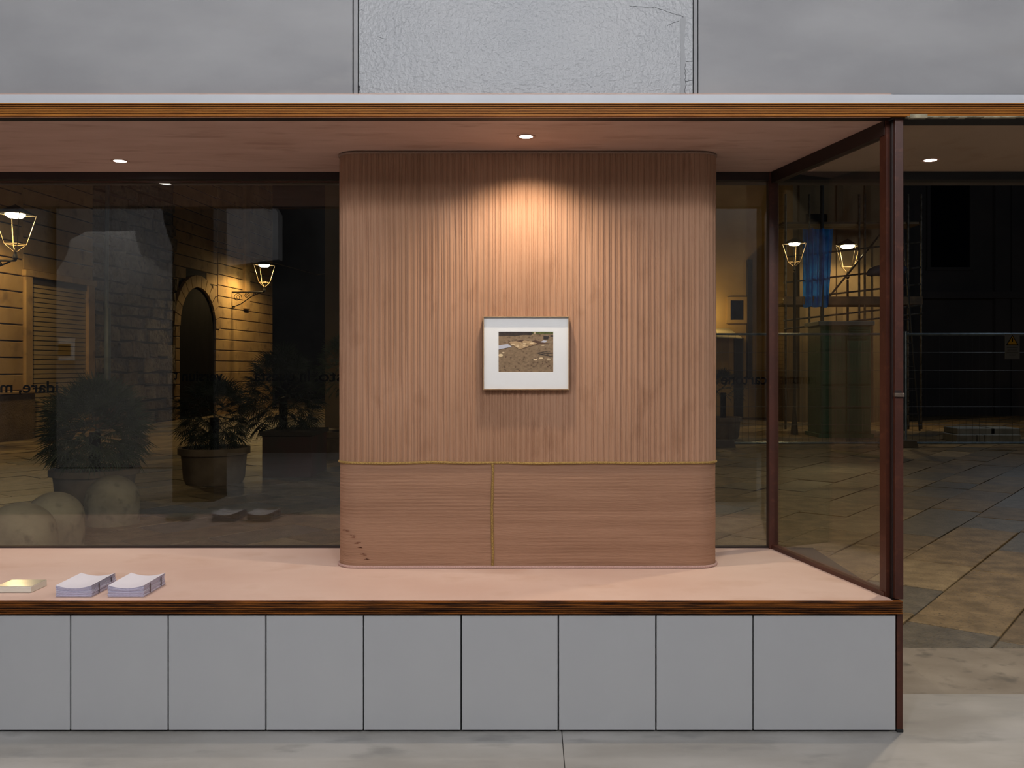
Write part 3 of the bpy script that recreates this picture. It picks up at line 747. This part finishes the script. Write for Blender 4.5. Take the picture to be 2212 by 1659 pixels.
# ---------------- end of the street and houses behind
M_dkb = mat('night_facade', (58, 58, 62), (70, 68, 70), .9, .6, bump=.3, bscale=8)
M_dkb2 = mat('night_facade_warm', (96, 84, 64), (110, 96, 74), .9, .8, bump=.3, bscale=8)
M_win = mat('dark_window', (14, 16, 20), rough=.15)
M_shutb = mat('dark_shutter', (44, 40, 34), rough=.7)
def house(name, x0, x1, y, h_, m, label, wins, door=None, depth=3):
    b = empty(name, (0, y, -.03), label=label, cat='building')
    MB().box(x0, x1, 0, depth, 0, h_).build('wall', m, b); MB().box(x0, x1, -.2, depth, h_, h_ + .25).build('cornice', m, b)
    for a, c, z0, z1 in wins:
        fr = MB(); 
        for q in ((a - .1, c + .1, z1, z1 + .1), (a - .12, c + .12, z0 - .1, z0), (a - .1, a, z0, z1), (c, c + .1, z0, z1)): fr.box(q[0], q[1], -.08, 0, q[2], q[3])
        w_ = fr.build('window_frame', m, b); MB().box(a, c, -.02, .0, z0, z1).build('pane', M_win, w_)
    if door: MB().box(door[0], door[1], -.03, .02, 0, door[2]).build('door', M_shutb, b)
    return b
house('end_house', -14, 2, 48, 13, M_dkb, 'dark house closing the far end of the street', [(-11, -10, 5, 7), (-8, -7, 5, 7), (-11, -10, 9, 11), (-8, -7, 9, 11)])
house('corner_house', PX(702, 22), 3.4, 22, 9, M_dkb2, 'dim corner house hidden behind the fabric column, its left edge showing', [(-4.5, -3.7, 3.0, 4.6), (-2, -1.2, 3, 4.6)])
sY = 26
hc = house('ochre_house', 4.6, 6.92, 26, 9, mat('ochre_render', (190, 160, 104), (168, 140, 90), .9, 1, bump=.2, bscale=8), 'small ochre lit house with one square window, right of the column',
      [(PX(1577, sY), PX(1606, sY), PZ(689, sY), PZ(647, sY))], (PX(1585, sY), PX(1605, sY), PZ(727, sY)))
MB().box(PX(1612, sY), PX(1622, sY), -.2, .02, 1.2, 3.6 + 1.0).build('grey_downpipe', M_shutb, hc)
aw = MB(); aw.add([(PX(1548, 25) - 1.5, -1.6, 2.42), (PX(1592, 25), -1.6, 2.30), (PX(1592, 25), 0, 2.62), (PX(1548, 25) - 1.5, 0, 2.62)], [(0, 1, 2, 3)])
ao = aw.build('awning', mat('cream_awning', (170, 160, 128), rough=.8), hc); sol = ao.modifiers.new('s', 'SOLIDIFY'); sol.thickness = .03
point('ochre_house_fill', (4.85, 25.2, 3.1), 34, STREET, .1)  # unseen light added behind the column to brighten the ochre facade
hd = house('scaffolded_house', 7.0, 9.95, 24, 10, mat('beige_render', (128, 112, 88), (108, 92, 70), .9, 1, bump=.2, bscale=8), 'beige house behind the scaffold and blue tarp, seen through the side pane',
      [(7.3, 7.9, 4.2, 5.6)])
for x in (7.15, 8.15, 8.9, 9.6): MB().box(x, x + .16, -.10, 0, 0, 10).build('wall_rib', M_dkb2, hd)
he = house('dark_palazzo', 10.0, 26, 27, 14, M_dkb, 'large dark house behind the wire fence at the right', [(12, 13.2, 4.5, 7), (15, 16.2, 4.5, 7)])
for x in (10.6, 13.9, 14.4, 17.6): MB().box(x, x + .45, -.18, 0, 0, 14).build('pilaster', M_dkb, he)
MB().box(10, 26, -.3, 0, 3.55, 3.75).build('string_course', M_dkb, he)
# ---------------- scaffold
M_tube = mat('scaffold_tube', (92, 90, 86), (56, 52, 46), .4, 12, metal=.7)
M_plank = mat('scaffold_plank', (80, 64, 44), (58, 46, 34), .8, 6)
Ys = 21.2
sc = empty('scaffold', (0, Ys, -.03), label='steel scaffold with planks in front of the beige house', cat='scaffold')
for px in (1697, 1748, 1776, 1856, 1868, 1962, 1990):
    x = PX(px, Ys); MB().tube([(x, 0, 0), (x, 0, 5.6 if px != 1776 else 6.3)], .028 if px != 1776 else .045, 8).build('standard', M_tube if px != 1776 else M_charcoal, sc, smooth=True)
xa, xb = PX(1692, Ys), PX(1992, Ys)
for z_, yy in ((4.35, 0), (3.75, 0), (3.35, 0), (2.85, 0), (2.65, -.05)):
    MB().tube([(xa, yy, z_ - .25), (xb, yy, z_ + .12)], .024, 6).build('ledger', M_tube, sc, smooth=True)
for z_ in (2.98, 4.9):
    for q in range(3): MB().box(xa, xb, .05 + q * .28, .30 + q * .28, z_, z_ + .05).build('plank', M_plank, sc)
MB().box(xa, xb, -.03, .0, 2.98, 3.17).build('toe_board', M_plank, sc)
MB().tube([(PX(1790, Ys), .3, 3.05), (PX(1965, Ys), .3, 5.4)], .024, 6).build('brace', M_tube, sc)
ld = empty('ladder', (PX(1955, 20.6), 20.6, -.03), label='dark ladder leaning on the scaffold behind the brown post', cat='ladder')
for q in (0, .34): MB().tube([(q, 0, 0), (q - .28, .35, 5.2)], .02, 6).build('rail', M_charcoal, ld)
for k in range(19):
    t_ = (k + .5) / 19; MB().tube([(-.28 * t_, .35 * t_, 5.2 * t_), (.34 - .28 * t_, .35 * t_, 5.2 * t_)], .013, 6).build('rung', M_charcoal, ld)
# blue tarp
tb = MB(); nx, nz = 30, 20; vs = []
x0, x1 = PX(1736, 21.1), PX(1800, 21.1)
for j in range(nz + 1):
    for i in range(nx + 1):
        u = i / nx; v = j / nz
        x = x0 + (x1 - x0) * u * (.85 + .15 * v); z_ = 2.9 + 1.85 * v + noise.noise(Vector((u * 3, 0, 1))) * .1
        y = 21.13 + .04 * math.sin(u * 34 + v * 1.5) + noise.noise(Vector((u * 5, v * 2, 3))) * .06
        vs.append((x, y, z_))
tb.add(vs, [(j * (nx + 1) + i, j * (nx + 1) + i + 1, (j + 1) * (nx + 1) + i + 1, (j + 1) * (nx + 1) + i) for j in range(nz) for i in range(nx)])
to = tb.build('tarpaulin', translucent(mat('blue_tarp', (40, 130, 225), (22, 84, 180), .45, 3)), smooth=True, label='blue tarpaulin hanging from the scaffold, seen through the side pane', cat='tarpaulin')
rl = MB().tube([(PX(1872, 20.8) + k * .07, 20.8, 3.62 + .05 * math.sin(k * .5) + .012 * k) for k in range(14)], [.03, .09, .11, .12, .13, .13, .14, .13, .14, .13, .13, .12, .1, .05], 10)
rl.build('rolled_tarpaulin', mat('dark_blue_tarp', (24, 32, 46), rough=.7), smooth=True, label='dark rolled tarpaulin lashed along the scaffold rail', cat='tarpaulin')
lantern((PX(1831, 22.9), 22.9, 4.02), R(60), .9, 'brightest lit lantern, between the scaffold and the beige house', 130, 1.0, bracket=False)
lantern((PX(1716, 19.6), 19.6, 3.78), R(20), .9, 'lantern left of the blue tarpaulin, seen through the side pane', 45, .72, bracket=False)
for px, yy, lab in ((1831, 22.9, 'slim post carrying the brightest lantern'), (1716, 19.6, 'slim post carrying the lantern left of the blue tarpaulin')):
    MB().lathe([(.09, 0), (.06, .3), (.035, .6), (.03, 3.72 if px == 1831 else 3.57), (.03, 3.73 if px == 1831 else 3.58)], (PX(px, yy), yy, -.03), 10).build('lamp_post', M_iron, smooth=True, label=lab, cat='post')
# kiosk
M_green = mat('green_enamel', (54, 104, 76), (46, 90, 64), .5, 2)
yk = 18.7; kx0, kx1 = PX(1770, yk), PX(1885, yk); kz = PZ(700, yk)
ki = empty('green_kiosk', ((kx0 + kx1) / 2, yk, -.03), label='tall green metal kiosk with grey cap behind the fence', cat='kiosk')
kw = (kx1 - kx0) / 2
MB().box(-kw + .03, kw - .03, .02, .9, 0, kz).build('body', M_green, ki, bevel=.01)
MB().box(-kw - .03, kw + .03, -.05, .95, kz, kz + .09).build('cap', mat('grey_cap', (110, 116, 110), rough=.6), ki, bevel=.01)
for x0, x1 in ((-kw + .05, -.02), (.02, kw - .05)):
    for z0, z1 in ((.15, .62), (.66, 1.10), (1.14, kz - .32)):
        MB().box(x0, x1, -.006, .03, z0, z1).build('panel', M_green, ki, bevel=.006)
for k in range(5): MB().box(.05, kw - .1, -.02, .02, kz - .27 + k * .05, kz - .245 + k * .05).build('louvre', M_green, ki)
MB().box(-kw - .02, kw + .02, -.02, .92, 0, .10).build('base', M_green, ki)
# ---------------- fences
M_galv = mat('galvanised_tube', (150, 172, 190), (120, 140, 158), .35, 8, metal=.4)
M_wire = mat('galvanised_wire', (70, 74, 78), rough=.5)
def fence(x0, x1, y, label, sign=False):
    f = empty('mesh_fence_panel', ((x0 + x1) / 2, y, 0), label=label, cat='fence', group='temporary mesh fence panels')
    hw = (x1 - x0) / 2; zb, zt = .07, 2.08
    for sx in (-1, 1): MB().tube([(sx * hw, 0, .0), (sx * hw, 0, zt + .05)], .021, 8).build('upright', M_galv, f, smooth=True)
    MB().tube([(-hw, 0, zt), (hw, 0, zt)], .021, 8).build('top_rail', M_galv, f, smooth=True); MB().tube([(-hw, 0, zb), (hw, 0, zb)], .021, 8).build('bottom_rail', M_galv, f, smooth=True)
    m = MB(); n = int(2 * hw / .122)
    for k in range(1, n): x = -hw + 2 * hw * k / n; m.tube([(x, 0, zb), (x + random.uniform(-.006, .006), 0, (zb + zt) / 2), (x, 0, zt)], .0026, 3)
    for k in range(1, 6): z_ = zb + (zt - zb) * k / 6; m.tube([(-hw, -.004, z_), (hw, -.004, z_)], .0030, 3)
    m.build('wire_mesh', M_wire, f, kind='stuff')
    return f
YFn = 16.5; xs_ = PX(1957, YFn)
f1 = fence(xs_, xs_ + 3.45, YFn, 'wire mesh fence panel right of the brown post')
f2 = fence(xs_ - 3.52, xs_ - .06, YFn, 'wire mesh fence panel in front of the green kiosk, behind glass')
sx_ = PX(2185, YFn) - (xs_ + 1.725)
sg = MB().box(sx_ - .14, sx_ + .14, -.03, -.02, PZ(727, YFn) - .02 - .02, PZ(727, YFn) - .02 - .04 + .02)
sign = empty('warning_sign', (PX(2185, YFn), YFn - .03, PZ(776, YFn)), label='white warning sign with yellow triangle on the right fence panel', cat='sign')
MB().box(-.135, .135, 0, .006, 0, .47).build('board', mat('sign_white', (120, 124, 128), rough=.5), sign)
MB().prism([(-.115, -.001, .26), (.115, -.001, .26), (0, -.001, .45)], (0, .003, 0)).build('triangle_border', M_vinyl, sign)
MB().prism([(-.09, -.003, .273), (.09, -.003, .273), (0, -.003, .425)], (0, .003, 0)).build('triangle', mat('sign_yellow', (206, 160, 30), rough=.5), sign)
MB().prism([(-.008, -.005, .32), (.008, -.005, .32), (.012, -.005, .385), (-.012, -.005, .385)], (0, .003, 0)).build('exclamation_mark', M_vinyl, sign)
for k, wv in enumerate((.10, .09, .105, .06)): MB().box(-wv, wv, -.002, .002, .205 - k * .045, .222 - k * .045).build('text_line', mat('sign_text', (90, 94, 98), rough=.5), sign)
def foot(x, lab):
    b = MB(); b.prism([(x - .34, YFn - .12, -.01), (x + .34, YFn - .12, -.01), (x + .30, YFn - .12, .13), (x - .30, YFn - .12, .13)], (0, .24, 0))
    b.build('concrete_foot', mat('foot_concrete', (118, 112, 104), (98, 94, 88), .9, 5, bump=.3, bscale=20), bevel=.015, label=lab, cat='fence foot', group='concrete fence feet')
foot(xs_ - .15, 'concrete fence foot beside the brown post'); foot(xs_ + 3.6, 'concrete fence foot beyond the right edge'); foot(xs_ - 3.5, 'concrete fence foot behind the fabric column')
M_slabs = mat('cut_stone', (150, 150, 142), (124, 124, 116), .8, 4, bump=.3, bscale=20)
lyr = [(2066, 2110, 0), (2128, 2206, 0), (2068, 2150, 1), (2140, 2204, 1), (2112, 2126, 0)]
for k, (a, b, lv) in enumerate(lyr):
    Yk = 17.6 + (.1 if lv else 0)
    MB().box(PX(a, Yk), PX(b, Yk), Yk, Yk + .6, -.02 + lv * .16, .14 + lv * .12 + (.0 if lv else 0)).build('stone_slab', M_slabs, bevel=.015,
        label=['short cut stone block at the left, lower layer of the pile behind the fence', 'long cut stone block at the right, lower layer of the pile', 'thin stone slab on top left of the pile behind the fence', 'thin stone slab on top right of the pile', 'small stone wedge between the two lower blocks'][k], cat='stone', group='cut stones piled behind the fence')

# ---------------- bollards
M_boll = mat('worn_limestone', (150, 138, 112), (128, 116, 94), .85, 5, bump=.6, bscale=30, c3=(104, 92, 72), s3=9)
def bollard(px, Y, wpx, ztop, label, sx=1.0):
    r_ = wpx * Y / F / 2; hcy = ztop - r_ * .95
    prof = [(r_ * .98, 0), (r_ * 1.0, hcy * .5), (r_, hcy)] + [(r_ * math.cos(a), hcy + r_ * .95 * math.sin(a)) for a in [R(d) for d in range(8, 90, 8)]] + [(.004, ztop)]
    o = empty('stone_bollard', (PX(px, Y), Y, -.008), label=label, cat='bollard', group='round-topped stone bollards')
    MB().lathe(prof, seg=36).build('dome', M_boll, o, smooth=True)
    return o, r_, hcy
bollard(243, 8.5, 110, .46, 'round-topped stone bollard standing alone before the potted palm')
bollard(118, 7.3, 118, .47, 'paler stone bollard partly hidden by the taped one')
o, r_, hcy = bollard(42, 6.7, 148, .475, 'nearest stone bollard at the left edge, with a strip of tape')
tp = MB(); a0_, a1_ = R(250), R(296)
for (aa, bb_, dz, mi) in ((R(248), R(292), .0, 0), (R(303), R(322), .006, 1)):
    n = 10; vs = []
    for k in range(n + 1):
        a = aa + (bb_ - aa) * k / n; zz = hcy * .56 + .03 * k / n + dz
        for dzz in (0, .028): vs.append(((r_ + .003) * math.cos(a), (r_ + .003) * math.sin(a), zz + dzz))
    tp.add(vs, [(2 * k, 2 * k + 2, 2 * k + 3, 2 * k + 1) for k in range(n)], mi)
tpo = tp.build('tape', [mat('grey_tape', (120, 108, 92), rough=.6), mat('brown_tape', (84, 52, 34), rough=.6)], o, label='grey and brown tape strip')
# ---------------- palms
M_leaf = mat('palm_leaf', (66, 82, 62), (86, 100, 70), .55, 8)
M_leaf2 = mat('palm_leaf_dark', (32, 44, 36), (46, 58, 44), .6, 8)
M_terra = mat('stone_planter', (134, 118, 98), (112, 98, 80), .85, 5, bump=.4, bscale=20)
def frond_mesh(name, m, n=17, L=.34, seed=0):
    rg_ = random.Random(seed); b = MB()
    st = .22
    b.tube([(0, 0, 0), (0, st * .5, .02), (0, st, 0)], .006, 4)
    for k in range(n):
        a = R(-105 + 210 * k / (n - 1)); l_ = L * (1 - .25 * abs(k / (n - 1) - .5) * 2) * rg_.uniform(.9, 1.08)
        d = Vector((math.sin(a), math.cos(a), 0)); p = Vector((-d.y, d.x, 0)); o_ = Vector((0, st, 0)); w_ = .011
        dz = .03 * rg_.uniform(-1, 1)
        m1 = o_ + d * l_ * .55 + Vector((0, 0, .015)); e = o_ + d * l_ + Vector((0, 0, -.05 + dz))
        b.add([o_, m1 + p * w_ + Vector((0, 0, .004)), m1 - p * w_ + Vector((0, 0, .004)), e, m1 + Vector((0, 0, -.006))], [(0, 4, 1), (0, 2, 4), (4, 3, 1), (4, 2, 3)])
    return b.mesh(name, m, fix=False)
FR = [frond_mesh('frond', M_leaf, seed=s_) for s_ in range(3)]; FR2 = [frond_mesh('frond', M_leaf2, seed=s_ + 5) for s_ in range(3)]
def palm(name, loc, rad, zc, hgt, n, label, meshes, seed, pot=None, elmin=-35, group='fan palms in street planters', planter_label=None):
    rg_ = random.Random(seed)
    o = empty(name, loc, label=label, cat='palm', group=group)
    if pot:
        pr_, phh = pot
        MB().lathe([(pr_ * .82, 0), (pr_ * .9, phh * .15), (pr_ * .96, phh * .8), (pr_ * 1.06, phh * .82), (pr_ * 1.06, phh), (pr_ * .94, phh), (pr_ * .92, phh * .9)], seg=28).build('planter', M_terra, o, smooth=True)
    MB().tube([(0, 0, .1), (0, 0, zc)], .06, 7).build('trunk', M_woodd, o)
    for k in range(n):
        az = k * 2.39996; el = R(elmin + (88 - elmin) * ((k + .5) / n))
        d = Vector((math.cos(az) * math.cos(el), math.sin(az) * math.cos(el), math.sin(el)))
        base = Vector((0, 0, zc)) + Vector((d.x * rad * .40, d.y * rad * .40, d.z * hgt * .40))
        s_ = rad / .56 * .62 * rg_.uniform(.85, 1.2)
        f = obj('frond', rg_.choice(meshes), o, base)
        q_ = d.to_track_quat('Y', 'Z'); f.rotation_mode = 'QUATERNION'; f.rotation_quaternion = q_ @ Matrix.Rotation(rg_.uniform(-.9, .9), 4, 'Y').to_quaternion(); f.scale = (s_, s_, s_)
    return o
Y_ = 10.0
palm('potted_palm', (PX(205, Y_), Y_, -.01), .64, .76, .62, 170, 'bushy dark fan palm in a round planter behind the stone bollards', FR, 1, pot=(.44, .36), elmin=-48)
Y_ = 11.5
palm('potted_palm', (PX(463, Y_), Y_, -.01), .52, .84, .62, 110, 'dark fan palm in the round pot in front of the arched door', FR2, 2, pot=(.42, .46), elmin=-52)
Y_ = 12.6
palm('potted_palm', (PX(612, Y_), Y_, -.01), .62, 1.05, 1.0, 110, 'tall spiky palm left of the fabric column, beside the square planter', FR2, 3, elmin=-50)
pl = empty('square_planter', (PX(632, 12.3), 12.3, -.01), label='dark square planter with reddish paint patch, below the spiky palm', cat='planter')
MB().box(-.33, .33, -.3, .6, 0, .56).build('box', mat('dark_planter', (64, 54, 46), (84, 46, 42), .8, 2.2, bump=.3, bscale=15), pl, bevel=.01)
MB().box(-.36, .36, -.33, .63, .56, .62).build('rim', mat('planter_rim', (58, 52, 46), rough=.8), pl, bevel=.01)
Y_ = 14.5
palm('potted_palm', (PX(742, Y_), Y_, -.01), .50, 1.35, .95, 70, 'green palm half hidden by the left edge of the fabric column', FR, 4, pot=(.36, .45), elmin=-35)
pb = palm('potted_palm', (PX(1562, 18.5), 18.5, -.01), .5, .95, .6, 40, 'low bushy palm in front of the ochre house', FR2, 9, pot=(.36, .45), elmin=-20)
# overhead cable
MB().tube([(-9.6, 27, 5.1), (-6, 25, 4.0 + .05), (-3.5, 22, 4.05)], .012, 4).build('overhead_cable', M_iron, label='thin cable slung across the street beside the far lantern', cat='cable')
# unseen warm fill added outside the doorway to brighten the paving
point('shopfront_fill', (3.2, 5.7, 3.3), 185, (1.0, .80, .56), .1)
point('square_floodlight', (9.6, 17.3, 4.6), 85, (.82, .91, 1.0), .15)
point('shopfront_fill', (-3.2, 5.3, 3.4), 40, (1.0, .74, .45), .1)  # second unseen warm fill, added to light the bollards from the front
